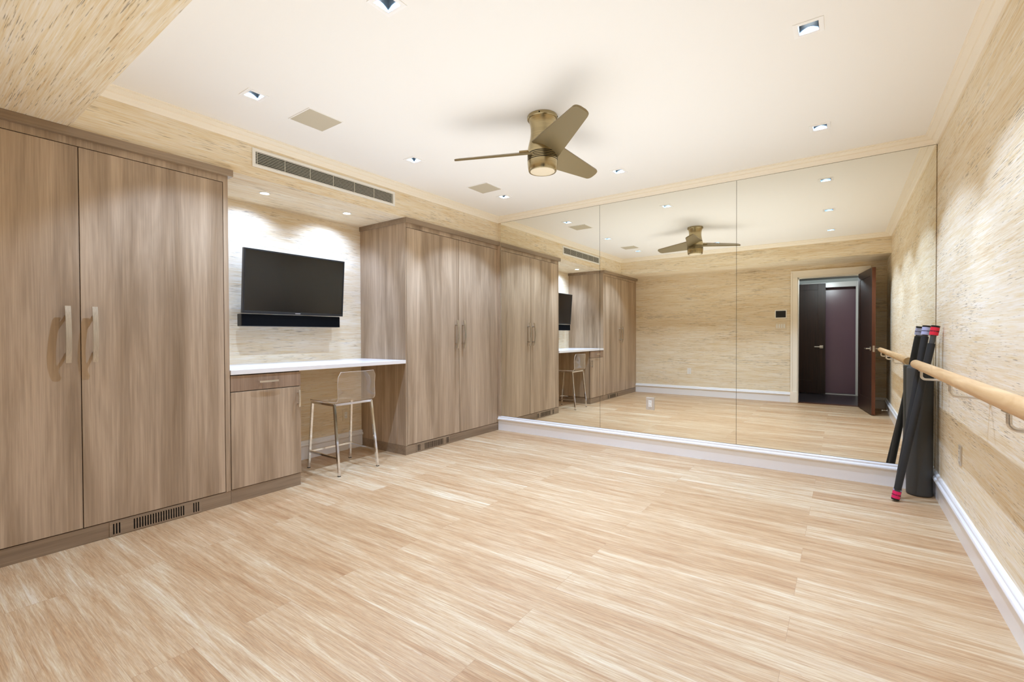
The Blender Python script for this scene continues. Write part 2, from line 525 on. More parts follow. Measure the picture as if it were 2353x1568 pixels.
box(bm, DX0, DX0 + 0.012, YB - 0.13, YB, 0, DZ); box(bm, DX1 - 0.012, DX1, YB - 0.13, YB, 0, DZ); box(bm, DX0, DX1, YB - 0.13, YB, DZ - 0.012, DZ)
struct('trim_5', bm, M['crown'])
struct('trim_6', B(DX0 + 0.012, DX1 - 0.012, YB - 0.13, YB, 0.0, 0.006), M['threshold'])

# ------------------------------------------------------------------ hall beyond the doorway (seen in the mirror)
HY = -6.40
struct('floor_hall', B(1.4, 5.0, -8.0, YB - 0.13, -0.06, 0.0), M['hallfloor'])
struct('ceiling_hall', B(1.4, 5.0, -8.0, YB - 0.13, 2.25, 2.30), M['hallpaint'])
bm = bmesh.new()
box(bm, 1.4, 2.90, HY - 0.10, HY, 0, 2.25); box(bm, 3.700, 5.0, HY - 0.10, HY, 0, 2.25); box(bm, 2.90, 3.700, HY - 0.10, HY, 2.09, 2.25)
struct('wall_hall', bm, M['hallpaint'])
struct('wall_hall_left', B(1.3, 1.4, -8.0, YB - 0.13, 0, 2.25), M['hallpaint'])
struct('wall_hall_right', B(5.0, 5.1, -8.0, YB - 0.13, 0, 2.25), M['hallpaint'])
struct('wall_hall_end', B(2.2, 4.4, -6.75, -6.70, 0, 2.25), M['mauve'])
bm = bmesh.new()
box(bm, 3.700, 3.790, HY, HY + 0.025, 0, 2.19, 0.004); box(bm, 2.81, 2.90, HY, HY + 0.025, 0, 2.19, 0.004)
box(bm, 2.90, 3.70, HY, HY + 0.025, 2.09, 2.19, 0.004); box(bm, 3.690, 3.702, HY - 0.1, HY + 0.012, 0, 2.10); box(bm, 2.90, 3.70, HY - 0.1, HY + 0.002, 0.0, 0.012)
struct('trim_7', bm, M['base'])

def lever(x, y, z, axis, sgn, parent, along):
    """square rose with a lever; axis 'x' or 'y' is the door normal, along = +-1 lever direction"""
    bm = bmesh.new()
    if axis == 'x':
        box(bm, min(x, x + sgn * .010), max(x, x + sgn * .010), y - .028, y + .028, z - .028, z + .028, .002)
        cyl(bm, (x, y, z), (x + sgn * .05, y, z), .009)
        box(bm, x + sgn * .05 - .006, x + sgn * .05 + .006, min(y - along * .01, y + along * .115), max(y - along * .01, y + along * .115), z - .009, z + .009, .003)
    else:
        box(bm, x - .028, x + .028, min(y, y + sgn * .010), max(y, y + sgn * .010), z - .028, z + .028, .002)
        cyl(bm, (x, y, z), (x, y + sgn * .05, z), .009)
        box(bm, min(x - along * .01, x + along * .115), max(x - along * .01, x + along * .115), y + sgn * .05 - .006, y + sgn * .05 + .006, z - .009, z + .009, .003)
    return bm

# open door of this room: leaf hinged at the right jamb, swung in towards the right wall
def door_leaf(L, H, T):
    """leaf in local coords: hinge at origin, leaf along +y, room face towards -x (x from -T to 0)"""
    bm = bmesh.new()
    st = 0.115
    box(bm, -T + .006, -.006, st - .01, L - st + .01, .2, H - st + .01)          # recessed panel
    for a, b, c, d in ((0, st, 0, H), (L - st, L, 0, H), (st, L - st, 0, .215), (st, L - st, H - st, H)):
        box(bm, -T, 0, a, b, c, d, .0015)
    return bm
hx, hy = DX1 - 0.014, YB + 0.022
ang = -math.atan2(3.872 - hx, -3.835 - hy)
Lf = 0.875
rotm = Matrix.Rotation(ang, 3, 'Z')
bm = door_leaf(Lf, 2.125, 0.044)
bmesh.ops.translate(bm, verts=bm.verts, vec=(0, 0, 0.012))
bmesh.ops.rotate(bm, verts=bm.verts, cent=(0, 0, 0), matrix=rotm)
bmesh.ops.translate(bm, verts=bm.verts, vec=(hx, hy, 0))
d1 = struct('door_1', bm, M['door'])
bm = B(-.0435, -.0005, Lf, Lf + .002, .012, 2.135)
bmesh.ops.rotate(bm, verts=bm.verts, cent=(0, 0, 0), matrix=rotm); bmesh.ops.translate(bm, verts=bm.verts, vec=(hx, hy, 0))
e = obj('door_edge', bm, M['door_edge'], d1); e['label'] = 'reddish brown door edge'
for s, x in ((-1, -.044), (1, 0.0)):
    bm = lever(x, Lf - .065, .965, 'x', s, None, -1)
    bmesh.ops.rotate(bm, verts=bm.verts, cent=(0, 0, 0), matrix=rotm); bmesh.ops.translate(bm, verts=bm.verts, vec=(hx, hy, 0))
    obj('lever_handle', bm, M['nickel'], d1)
bm = bmesh.new()
cyl(bm, (0.0, Lf + .002, .965), (0.0 - .022, Lf + .002, .965), .001, 8)
box(bm, -.034, -.010, Lf, Lf + .004, .92, 1.01, .001)
bmesh.ops.rotate(bm, verts=bm.verts, cent=(0, 0, 0), matrix=rotm); bmesh.ops.translate(bm, verts=bm.verts, vec=(hx, hy, 0))
obj('latch_plate', bm, M['nickel'], d1)
for z in (0.28, 1.06, 1.86):
    bm = bmesh.new(); cyl(bm, (hx + .004, hy - .004, z - .05), (hx + .004, hy - .004, z + .05), .007, 12)
    obj('hinge', bm, M['nickel'], d1)

# dark door across the hall
bm = bmesh.new()
box(bm, 2.50, 3.20, HY + 0.06, HY + 0.094, 0.012, 2.17)
for a, b, c, d in ((2.42, 2.54, .012, 2.17), (3.09, 3.215, .012, 2.17), (2.54, 3.09, .012, .27), (2.54, 3.09, 2.05, 2.17)):
    box(bm, a, b, HY + 0.055, HY + 0.100, c, d, .0015)
d2 = struct('door_2', bm, M['door'])
obj('lever_handle', lever(3.15, HY + 0.100, .93, 'y', 1, None, -1), M['nickel'], d2)

t = thing('added_hall_light', 'added small round light on the low hall ceiling, out of view, brightening the hall', 'added light', (3.25, -5.05, 2.25))  # added fixture, hidden from view, put in to brighten the hall
bm = bmesh.new(); lathe(bm, [(0.0, 2.25), (.07, 2.25), (.07, 2.238), (.06, 2.234), (0.0, 2.234)], 3.25, -5.05, 24)
obj('rim', bm, M['white'], t, 35)
ld = bpy.data.lights.new('hall_fill', 'POINT'); ld.energy = HALL_FILL_W; ld.color = (0.82, 0.95, 1.1); ld.shadow_soft_size = 0.02
lo = bpy.data.objects.new('hall_fill', ld); COL.objects.link(lo); lo.parent = t; lo.location = (0, 0, -0.040)

# ------------------------------------------------------------------ mirrors
SE = [0.045, 1.370, 2.706, 4.046]
for i, lab in enumerate(('frameless wall mirror panel beside the tall cabinet, narrow left one reflecting the wardrobes',
                         'middle frameless mirror panel reflecting the ceiling fan, with an outlet cut into it',
                         'right frameless mirror panel beside the barre, reflecting the open doorway')):
    x0, x1 = SE[i] + (0.0015 if i else 0), SE[i + 1] - 0.0015
    t = thing('mirror_panel', lab, 'mirror', ((x0 + x1) / 2, 0.004, 0.180), 'mirror panels on the far wall')
    obj('glass', B(x0, x1, 0.0, 0.006, 0.180, 2.566), M['mirror'], t)
    bm = bmesh.new()
    box(bm, x0 - .001, x1 + .001, 0.0065, 0.0098, 0.1785, 2.5675)
    box(bm, x0, x1, -0.0006, 0.006, 2.5662, 2.5672); box(bm, x0, x1, -0.0006, 0.006, 0.1788, 0.1798)
    obj('backing', bm, M['mirror_edge'], t)

# ------------------------------------------------------------------ cabinets
def bow_handle(name, x, y, z, half, wid, parent, vertical=True, bow=0.016, mat=None, std=0.028):
    """slightly bowed flat bar on two posts"""
    bm = bmesh.new()
    n = 14; th = 0.007; rows = []
    for i in range(n + 1):
        s = -1 + 2 * i / n
        xo = x + std + bow * (1 - s * s)
        ring = []
        for dx, dw in ((0, -wid / 2), (0, wid / 2), (th, wid / 2), (th, -wid / 2)):
            p = (xo + dx, y + dw, z + s * half) if vertical else (xo + dx, y + s * half, z + dw)
            ring.append(bm.verts.new(p))
        rows.append(ring)
    for a, b in zip(rows[:-1], rows[1:]):
        for k in range(4):
            bm.faces.new((a[k], a[(k + 1) % 4], b[(k + 1) % 4], b[k]))
    bm.faces.new(rows[0]); bm.faces.new(rows[-1][::-1])
    for s in (-0.66, 0.66):
        xo = x + std + bow * (1 - s * s)
        p = (x, y, z + s * half) if vertical else (x, y + s * half, z)
        q = (xo + .001, p[1], p[2])
        cyl(bm, p, q, min(wid * 0.32, 0.007), 14)
    return obj(name, bm, mat or M['nickel'], parent, 40)

def vent_panel(y0, y1, parent, mirrored=False):
    """toe-kick vent panel with groups of vertical slots: 3, 20, 3"""
    bm = bmesh.new()
    box(bm, -0.0035, 0.001, y0, y1, 0.003, 0.088, 0.0008)
    pan = obj('vent_panel', bm, M['oak_h'], parent)
    L = y1 - y0
    for f0, n in ((0.040, 3), (0.245, 20), (0.905, 3)):
        for k in range(n):
            yy = y0 + L * f0 + k * L * 0.0283
            obj('vent_slot', B(-0.002, 0.0016, yy - 0.0032, yy + 0.0032, 0.014, 0.076), M['dark'], pan)
    return pan

def wardrobe(name, label, y0, y1, dy0, split, dy1, vy0, vy1, fy0, fy1):
    t = thing(name, label, 'wardrobe', (-0.34, (y0 + y1) / 2, 0.0), 'tall wardrobes of the built-in')
    bm = bmesh.new()
    g = 0.004
    box(bm, NB + 0.002, -0.024, y0, y1, 0.092, 2.287)
    # face frame around the inset doors
    if dy0 - g - y0 > 0.004: box(bm, -0.024, 0.0, y0, dy0 - g, 0.092, 2.287, 0.001)
    if y1 - dy1 - g > 0.004: box(bm, -0.024, 0.0, dy1 + g, y1, 0.092, 2.287, 0.001)
    box(bm, -0.024, 0.0, dy0 - g, dy1 + g, 2.246, 2.287)
    obj('carcass', bm, M['oak'], t)
    obj('gap_shadow', B(-0.0238, -0.020, dy0 - g, dy1 + g, 0.094, 2.246), M['dark'], t)
    for a, b, hy in ((dy0, split - g / 2, split - 0.058), (split + g / 2, dy1, split + 0.055)):
        d = obj('door', B(-0.0198, 0.0, a, b, 0.096, 2.242, 0.0012), M['oak'], t)
        bow_handle('handle', 0.0, hy, 1.192, 0.157, 0.024, d)
    obj('cornice', B(NB + 0.002, 0.034, fy0, fy1, 2.287, 2.3335, 0.0015), M['oak_h'], t)
    obj('toe_kick', B(NB + 0.002, -0.003, y0, y1, 0.0, 0.091), M['oak_h'], t)
    if y1 > -0.1: obj('filler_strip', B(0.0005, 0.043, -0.009, -0.002, 0.18, 2.286), M['oak'], t)
    vent_panel(vy0, vy1, t)
    return t

wardrobe('wardrobe', 'tall greige oak wardrobe with two doors left of the television niche, nearest the camera',
         YB + 0.002, -3.105, -4.622, -3.881, -3.140, -3.768, -3.290, YB + 0.002, -3.083)
wardrobe('wardrobe', 'tall greige oak wardrobe with two doors between the desk niche and the mirror wall',
         -1.505, -0.006, -1.482, -0.722, -0.008, -1.369, -0.887, -1.517, -0.004)

t = thing('base_cabinet', 'low greige oak cabinet with one drawer and one door under the white worktop', 'cabinet', (-0.34, -2.845, 0))
obj('carcass', B(NB + 0.034, -0.024, -3.103, -2.585, 0.094, 0.9045), M['oak'], t)
obj('toe_kick', B(NB + 0.034, -0.004, -3.103, -2.590, 0.0, 0.094), M['oak_h'], t)
obj('gap_shadow', B(-0.024, -0.020, -3.102, -2.586, 0.097, 0.904), M['dark'], t)
d = obj('drawer', B(-0.020, 0.0, -3.100, -2.586, 0.787, 0.899, 0.0012), M['oak_drawer'], t); d['label'] = 'browner drawer front'
bow_handle('handle', 0.0, -2.845, 0.845, 0.070, 0.013, d, False, 0.004, M['satin'], 0.024)
d = obj('door', B(-0.020, 0.0, -3.100, -2.586, 0.098, 0.782, 0.0012), M['oak'], t)
bow_handle('handle', 0.0, -2.612, 0.690, 0.066, 0.013, d, True, 0.004, M['satin'], 0.024)

tag(obj('worktop', B(NB, 0.010, -3.1025, -1.5075, 0.906, 0.940, 0.002), M['quartz']), 'long white quartz worktop spanning the niche between the two wardrobes', 'worktop')

# ------------------------------------------------------------------ television and soundbar
def tilt_box(name, x0, x1, y0, y1, z0, z1, mat, parent, bev=0.0):
    bm = B(x0, x1, y0, y1, z0, z1, bev)
    bmesh.ops.rotate(bm, verts=bm.verts, cent=TVP, matrix=TVR)
    return obj(name, bm, mat, parent)
TVP = Vector((-0.492, -2.33, 1.368)); TVR = Matrix.Rotation(math.radians(4.2), 3, 'Y')
t = thing('television', 'black flat television tilted down from a bracket on the niche wall', 'television', (NB, -2.33, 1.635))
fx = TVP.x; ty0, ty1, tz0, tz1 = -2.795, -1.865, 1.368, 1.902
bm = bmesh.new()
bz = 0.013
for a in ((ty0, ty1, tz1 - bz, tz1), (ty0, ty1, tz0, tz0 + 0.022), (ty0, ty0 + bz, tz0 + 0.022, tz1 - bz), (ty1 - bz, ty1, tz0 + 0.022, tz1 - bz)):
    box(bm, fx - 0.03, fx, *a, 0.001)
bmesh.ops.rotate(bm, verts=bm.verts, cent=TVP, matrix=TVR)
obj('bezel', bm, M['bezel'], t)
tilt_box('screen', fx - 0.028, fx - 0.003, ty0 + bz, ty1 - bz, tz0 + 0.022, tz1 - bz, M['screen'], t)
tilt_box('back_cover', fx - 0.055, fx - 0.0285, ty0 + 0.05, ty1 - 0.05, tz0 + 0.03, tz1 - 0.05, M['black'], t, 0.008)
tilt_box('logo', fx, fx + 0.0008, -2.348, -2.300, tz0 + 0.008, tz0 + 0.014, M['silver'], t)
bm = bmesh.new()
box(bm, NB + 0.001, NB + 0.02, -2.45, -2.21, 1.48, 1.78, 0.002)
box(bm, NB + 0.02, -0.545, -2.36, -2.30, 1.60, 1.66, 0.004); box(bm, -0.56, -0.525, -2.46, -2.20, 1.50, 1.74, 0.003)
obj('wall_bracket', bm, M['black'], t)

t = thing('soundbar', 'long black soundbar mounted directly below the television', 'soundbar', (-0.55, -2.345, 1.262))
obj('body', B(-0.575, -0.503, -2.800, -1.890, 1.262, 1.364, 0.004), M['black'], t)
obj('grille_cloth', B(-0.5035, -0.500, -2.796, -1.894, 1.266, 1.360, 0.001), M['cloth'], t)
for y in (-2.55, -2.12): obj('mount', B(NB + 0.001, -0.573, y - 0.02, y + 0.02, 1.30, 1.335), M['black'], t)

# ------------------------------------------------------------------ outlets, switches, controls
def outlet(label, c, nrm, plate_mat, decora=True, group='power outlets on the walls', w=0.072, h=0.116):
    """duplex outlet; nrm: 'x+','x-','y+','y-' is the way it faces"""
    t = thing('power_outlet', label, 'outlet', c, group)
    x, y, z = c
    def bx(bm, u0, u1, v0, v1, d0, d1, bev=0.0):
        if nrm == 'x+': box(bm, x + d0, x + d1, y + u0, y + u1, z + v0, z + v1, bev)
        elif nrm == 'x-': box(bm, x - d1, x - d0, y + u0, y + u1, z + v0, z + v1, bev)
        elif nrm == 'y+': box(bm, x + u0, x + u1, y + d0, y + d1, z + v0, z + v1, bev)
        else: box(bm, x + u0, x + u1, y - d1, y - d0, z + v0, z + v1, bev)
    bm = bmesh.new(); bx(bm, -w / 2, w / 2, -h / 2, h / 2, 0, .006, .0015); obj('cover_plate', bm, plate_mat, t)
    bm = bmesh.new(); bx(bm, -.0165, .0165, -.033, .033, .006, .0085, .001); r = obj('receptacle', bm, M['white'], t)
    for zz in (-.018, .018):
        for q in ((-.0075, -.0055, zz - .001, zz + .008), (.0055, .0075, zz - .001, zz + .008), (-.002, .002, zz - .010, zz - .006)):
            bm = bmesh.new(); bx(bm, *q, .0085, .0089); obj('slot', bm, M['dark'], r)
    for zz in (-.046, .046):
        bm = bmesh.new(); bx(bm, -.003, .003, zz - .003, zz + .003, .006, .0068, .0005)
        obj('screw', bm, M['nickel'], t)
    return t
outlet('power outlet with steel cover plate set into the middle mirror panel', (1.917, -0.0005, 0.485), 'y-', M['plate'], w=0.084, h=0.124)
outlet('beige power outlet under the worktop behind the stool', (NB, -1.700, 0.358), 'x+', M['cream'])
outlet('small white power outlet low on the back wall, seen only in the mirror', (1.066, YB, 0.470), 'y+', M['white'])
outlet('narrow steel power outlet on the right wall below the barre', (W, -0.898, 0.470), 'x-', M['plate'])

t = thing('switch_plate', 'white four-gang switch plate beside the doorway below the dark control panel', 'switch', (2.606, YB, 1.322))
obj('cover_plate', B(2.522, 2.690, YB, YB + .006, 1.257, 1.387, .0015), M['cream'], t)
for k in range(4):
    xx = 2.606 + (k - 1.5) * 0.037
    obj('rocker', B(xx - .0125, xx + .0125, YB + .006, YB + .010, 1.287, 1.357, .0015), M['white'], t)
t = thing('control_panel', 'dark glass control panel in white frame beside the doorway', 'control panel', (2.608, YB, 1.530))
obj('frame', B(2.517, 2.699, YB, YB + .012, 1.455, 1.606, .003), M['white'], t)
obj('screen', B(2.533, 2.684, YB + .012, YB + .0135, 1.472, 1.588, .0005), M['black'], t)

t = thing('door_stop', 'small metal door stop on the right-hand baseboard behind the open door', 'door stop', (W - 0.032, -3.98, 0.09))
bm = bmesh.new(); cyl(bm, (W - 0.031, -3.98, 0.07), (W - 0.085, -3.98, 0.07), .006, 12); cyl(bm, (W - 0.031, -3.98, 0.07), (W - 0.036, -3.98, 0.07), .016, 16)
obj('rod', bm, M['nickel'], t, 40)
bm = bmesh.new(); cyl(bm, (W - 0.085, -3.98, 0.07), (W - 0.098, -3.98, 0.07), .010, 16); obj('rubber_tip', bm, M['white'], t, 40)

# ------------------------------------------------------------------ ceiling fixtures
def downlight(first):
    x, y = first
    t = thing('downlight', '', 'downlight', (x, y, ZC), 'square recessed downlights in the ceiling')
    bm = bmesh.new()
    o = 0.061
    for a in ((x - o, x + o, y - o, y - AP), (x - o, x + o, y + AP, y + o), (x - o, x - AP, y - AP, y + AP), (x + AP, x + o, y - AP, y + AP)):
        box(bm, a[0], a[1], a[2], a[3], ZC - 0.0035, ZC - 0.0002)
    obj('trim_ring', bm, M['trim'], t)
    bm = bmesh.new()
    h = 0.062; wv = 0.0015
    for a in ((x - AP, x + AP, y - AP, y - AP + wv), (x - AP, x + AP, y + AP - wv, y + AP), (x - AP, x - AP + wv, y - AP + wv, y + AP - wv), (x + AP - wv, x + AP, y - AP + wv, y + AP - wv)):
        box(bm, *a, ZC - 0.003, ZC + h)
    box(bm, x - AP, x + AP, y - AP, y + AP, ZC + h, ZC + h + 0.002)
    obj('reflector', bm, M['reflector'], t)
    bm = bmesh.new(); lathe(bm, [(0.0, ZC + 0.052), (0.022, ZC + 0.052), (0.0255, ZC + 0.055), (0.027, ZC + 0.061), (0.0, ZC + 0.061)], x, y, 24)
    obj('lens', bm, M['lamp'], t, 40)
    ld = bpy.data.lights.new('lamp', 'SPOT'); ld.energy = DOWN_W; ld.color = DOWN_COL
    ld.spot_size = math.radians(108); ld.spot_blend = 0.25; ld.shadow_soft_size = 0.012
    lo = bpy.data.objects.new('lamp', ld); COL.objects.link(lo); lo.parent = t; lo.location = (0, 0, 0.042)
    return t
DLAB = ['square recessed downlight beside the far speaker, in front of the far wardrobe',
        'square recessed downlight near the air grille, between the two ceiling speakers',
        'square recessed downlight above the near wardrobe, left of the near ceiling speaker',
        'square recessed downlight between the fan and the mirror wall',
        'large-looking square recessed downlight cut by the top edge of the photo, nearer than the fan',
        'square recessed downlight closest to the mirror on the barre side of the ceiling',
        'square recessed downlight at the upper right, level with the fan on the barre side',
        'square recessed downlight near the doorway, showing only as the lowest right reflection in the mirror']
d0 = downlight(DL[0])
for i, p in enumerate(DL):
    o = d0 if i == 0 else copy_tree(d0, (p[0], p[1], ZC))
    o['label'] = DLAB[i]
    if p[1] > -1.0:
        for ch in o.children:
            if ch.type == 'LIGHT':
                ch.data = ch.data.copy(); ch.data.energy = DOWN_W_MIRROR

def speaker(label, cx, cy):
    t = thing('ceiling_speaker', label, 'speaker', (cx, cy, ZC), 'square flush speakers in the ceiling')
    h = 0.124
    bm = bmesh.new()
    for a in ((cx - h, cx + h, cy - h, cy - h + .006), (cx - h, cx + h, cy + h - .006, cy + h), (cx - h, cx - h + .006, cy - h + .006, cy + h - .006), (cx + h - .006, cx + h, cy - h + .006, cy + h - .006)):
        box(bm, *a, ZC - 0.005, ZC - 0.0002)
    obj('frame', bm, M['trim'], t)
    obj('grille', B(cx - h + .006, cx + h - .006, cy - h + .006, cy + h - .006, ZC - 0.004, ZC - 0.0003), M['grillecloth'], t)
speaker('square beige ceiling speaker above the near end of the air grille', 0.608, -2.808)
speaker('square beige ceiling speaker near the mirror, left below the fan', 0.617, -1.025)

# linear air grille on the soffit face
t = thing('air_grille', 'long white linear air grille on the grasscloth soffit above the niche', 'air vent', (0.0, -2.285, 2.482))
gy0, gy1, gz0, gz1 = -2.940, -1.630, 2.412, 2.548
bm = bmesh.new(); fw = 0.022
for a in ((gy0, gy1, gz0, gz0 + fw), (gy0, gy1, gz1 - fw, gz1), (gy0, gy0 + fw, gz0 + fw, gz1 - fw), (gy1 - fw, gy1, gz0 + fw, gz1 - fw)):
    box(bm, 0.0003, 0.009, *a, 0.001)
obj('frame', bm, M['white'], t)
obj('duct', B(0.0003, 0.0012, gy0 + fw, gy1 - fw, gz0 + fw, gz1 - fw), M['dark'], t)
nb = 8
for k in range(nb):
    zc = gz0 + fw + (gz1 - gz0 - 2 * fw) * (k + 0.5) / nb
    bm = bmesh.new()
    box(bm, 0.0015, 0.0068, gy0 + fw, gy1 - fw, zc - 0.0014, zc + 0.0022, 0, 0, Matrix.Rotation(math.radians(18), 3, 'Y'), Vector((0.004, 0, zc)))
    obj('blade', bm, M['slat'], t)
for k in range(7):
    yy = gy0 + 0.034 + (gy1 - gy0 - 0.068) * k / 6
    obj('brace', B(0.0060, 0.0075, yy - 0.0015, yy + 0.0015, gz0 + fw, gz1 - fw), M['slat'], t)

def puck(label, x, y):
    z = 2.334
    t = thing('puck_light', label, 'puck light', (x, y, z), 'round lights in the niche ceiling')
    bm = bmesh.new(); lathe(bm, [(0.030, z), (0.040, z), (0.040, z - .004), (0.036, z - .006), (0.030, z - .004), (0.030, z)], x, y, 32)
    obj('bezel', bm, M['white'], t, 35)
    bm = bmesh.new(); lathe(bm, [(0.0, z - .001), (0.030, z - .001), (0.029, z - .004), (0.0, z - .006)], x, y, 32)
    obj('lens', bm, M['puck'], t, 50)
    ld = bpy.data.lights.new('lamp', 'SPOT'); ld.energy = SPOT_W; ld.color = SPOT_COL
    ld.spot_size = math.radians(118); ld.spot_blend = 0.7; ld.shadow_soft_size = 0.02
    lo = bpy.data.objects.new('lamp', ld); COL.objects.link(lo); lo.parent = t; lo.location = (0, 0, -0.012); lo.rotation_euler = (0, math.radians(28), 0)   # aimed at the wall
puck('bright round light in the niche ceiling above the left end of the television', -0.310, -2.697)
puck('bright round light in the niche ceiling above the right end of the television', -0.310, -1.936)

# ceiling fan
FXc, FYc = 1.862, -1.955
t = thing('ceiling_fan', 'brushed bronze three-blade flush ceiling fan in the middle of the ceiling', 'ceiling fan', (FXc, FYc, ZC))
bm = bmesh.new(); lathe(bm, [(0.0, ZC - .0005), (.099, ZC - .0005), (.101, ZC - .004), (.101, ZC - .020), (.098, ZC - .024), (.088, ZC - .024), (0.0, ZC - .024)], FXc, FYc, 64)
can = obj('canopy', bm, M['bronze'], t, 35)
for a in (200, 290, 20, 110):
    c, s = math.cos(math.radians(a)), math.sin(math.radians(a))
    bm = bmesh.new(); cyl(bm, (FXc + c * .099, FYc + s * .099, ZC - .012), (FXc + c * .103, FYc + s * .103, ZC - .012), .004, 10)
    obj('screw', bm, M['dark'], can)
bm = bmesh.new()
lathe(bm, [(0.0, ZC - .022), (.093, ZC - .022), (.089, ZC - .034), (.082, ZC - .055), (.0785, ZC - .085), (.0785, ZC - .115), (.083, ZC - .150), (.090, ZC - .180), (.096, ZC - .205), (.100, ZC - .232), (.100, ZC - .246), (0, ZC - .246)], FXc, FYc, 64)
obj('motor_housing', bm, M['bronze'], t, 35)
bm = bmesh.new()
z0 = ZC - .246; pr_ = [(0.0, z0)]
for k in range(5):
    zt = z0 - k * .0104
    pr_ += [(.1005, zt), (.1005, zt - .0052), (.0965, zt - .0056), (.0965, zt - .0100)]
pr_ += [(.1005, z0 - .052), (0.0, z0 - .052)]
lathe(bm, pr_, FXc, FYc, 64)
for f in bm.faces:
    c = f.calc_center_median()
    if math.hypot(c.x - FXc, c.y - FYc) < 0.0985: f.material_index = 1
obj('grooved_ring', bm, [M['bronze'], M['groove']], t, 35)
bm = bmesh.new(); zr = z0 - .052
lathe(bm, [(0, zr), (.1005, zr), (.100, zr - .012), (.097, zr - .040), (.093, zr - .062), (.090, zr - .067), (.084, zr - .068), (.083, zr - .066), (0, zr - .066)], FXc, FYc, 64)
obj('bottom_cup', bm, M['bronze'], t, 35)
bm = bmesh.new(); lathe(bm, [(.083, zr - .0655), (.070, zr - .069), (.045, zr - .071), (0, zr - .072)], FXc, FYc, 48)
obj('bottom_cap', bm, M['cream'], t, 60)['label'] = 'metal bottom cap, its bright floor reflection painted cream'  # cream colour imitates the bright floor reflected in a metal cap

def blade(a_deg, pitch_deg, parent):
    a = math.radians(a_deg); be = math.radians(pitch_deg)
    d = Vector((math.cos(a), math.sin(a), 0)); tg = Vector((-math.sin(a), math.cos(a), 0))
    c = tg * math.cos(be) + Vector((0, 0, 1)) * math.sin(be); n = d.cross(c)
    o = Vector((FXc, FYc, ZC - .232))
    # outline in (radius, chord)
    out = []
    r0, r1, w0, w1, rc = 0.045, 0.612, 0.100, 0.050, 0.034
    out += [(r0, -w0), (r1 - rc, -w1)]
    for k in range(1, 7):
        q = math.radians(-90 + k * 15); out.append((r1 - rc + rc * math.cos(q), -w1 + rc + rc * math.sin(q)))
    for k in range(0, 7):
        q = math.radians(k * 15); out.append((r1 - rc + rc * math.cos(q), w1 - rc + rc * math.sin(q)))
    out += [(r0, w0)]
    bm = bmesh.new(); th = 0.0065
    lo = [bm.verts.new(o + d * r + c * w - n * th) for r, w in out]; hi = [bm.verts.new(o + d * r + c * w + n * th) for r, w in out]
    k = len(out)
    for i in range(k):
        j = (i + 1) % k; bm.faces.new((lo[i], lo[j], hi[j], hi[i]))
    bm.faces.new(lo); bm.faces.new(hi[::-1])
    bmesh.ops.bevel(bm, geom=[e for e in bm.edges if len(e.link_faces) == 2 and any(len(f.verts) > 6 for f in e.link_faces)], offset=.0015, segments=1, affect='EDGES')
    b = obj('blade', bm, M['blade'], parent)
    bm = bmesh.new()
    t2 = bmesh.new(); bmesh.ops.create_cube(t2, size=1.0)
    for v in t2.verts:
        v.co = o + d * (.118 + v.co.x * .07) + c * (v.co.y * .05) + n * (.012 + v.co.z * .016)
    merge(bm, t2)
    obj('bracket', bm, M['bronze'], b)
for a in (-157.5, -37.5, 82.5): blade(a, -24.0, t)

# ------------------------------------------------------------------ counter stool
t = thing('counter_stool', 'clear acrylic counter stool on chrome legs drawn up to the worktop', 'stool', (-0.16, -2.09, 0))
FT = {'rear_near': ((0.0, -2.290, .597), (0.066, -2.293, 0)), 'rear_far': ((0.005, -1.920, .597), (0.070, -1.903, 0)),
      'front_near': ((-0.335, -2.285, .597), (-0.393, -2.291, 0)), 'front_far': ((-0.330, -1.890, .597), (-0.385, -1.872, 0))}
def bar4(bm, a, b, w):
    a, b = Vector(a), Vector(b); d = (b - a).normalized()
    u = Vector((0, 1, 0)) if abs(d.y) < 0.8 else Vector((1, 0, 0))
    u = (u - d * u.dot(d)).normalized(); v = d.cross(u)
    r0 = [bm.verts.new(a + (u * s + v * q) * w) for s, q in ((-1, -1), (1, -1), (1, 1), (-1, 1))]
    r1 = [bm.verts.new(b + (u * s + v * q) * w) for s, q in ((-1, -1), (1, -1), (1, 1), (-1, 1))]
    for k in range(4): bm.faces.new((r0[k], r0[(k + 1) % 4], r1[(k + 1) % 4], r1[k]))
    bm.faces.new(r0); bm.faces.new(r1[::-1])
for k, (a, b) in FT.items():
    bm = bmesh.new(); b2 = Vector(b); b2.z = .006
    bar4(bm, a, b2, .0095)
    lg = obj('leg', bm, M['chrome'], t)
    bm = bmesh.new(); bar4(bm, b2, b, .0105); obj('rubber_foot', bm, M['black'], lg)
tp = {k: Vector(v[0]) for k, v in FT.items()}
bm = bmesh.new()
for a, b in (('rear_near', 'rear_far'), ('rear_far', 'front_far'), ('front_far', 'front_near'), ('front_near', 'rear_near')):
    bar4(bm, tp[a] + Vector((0, 0, -.004)), tp[b] + Vector((0, 0, -.004)), .0095)
obj('seat_frame', bm, M['chrome'], t)
def at_h(k, z):
    a, b = Vector(FT[k][0]), Vector(FT[k][1]); f = (a.z - z) / (a.z - b.z); return a.lerp(b, f)
for a, b in (('front_near', 'front_far'), ('front_near', 'rear_near'), ('front_far', 'rear_far')):
    bm = bmesh.new(); bar4(bm, at_h(a, .150), at_h(b, .150), .0075); obj('footrest', bm, M['chrome'], t)
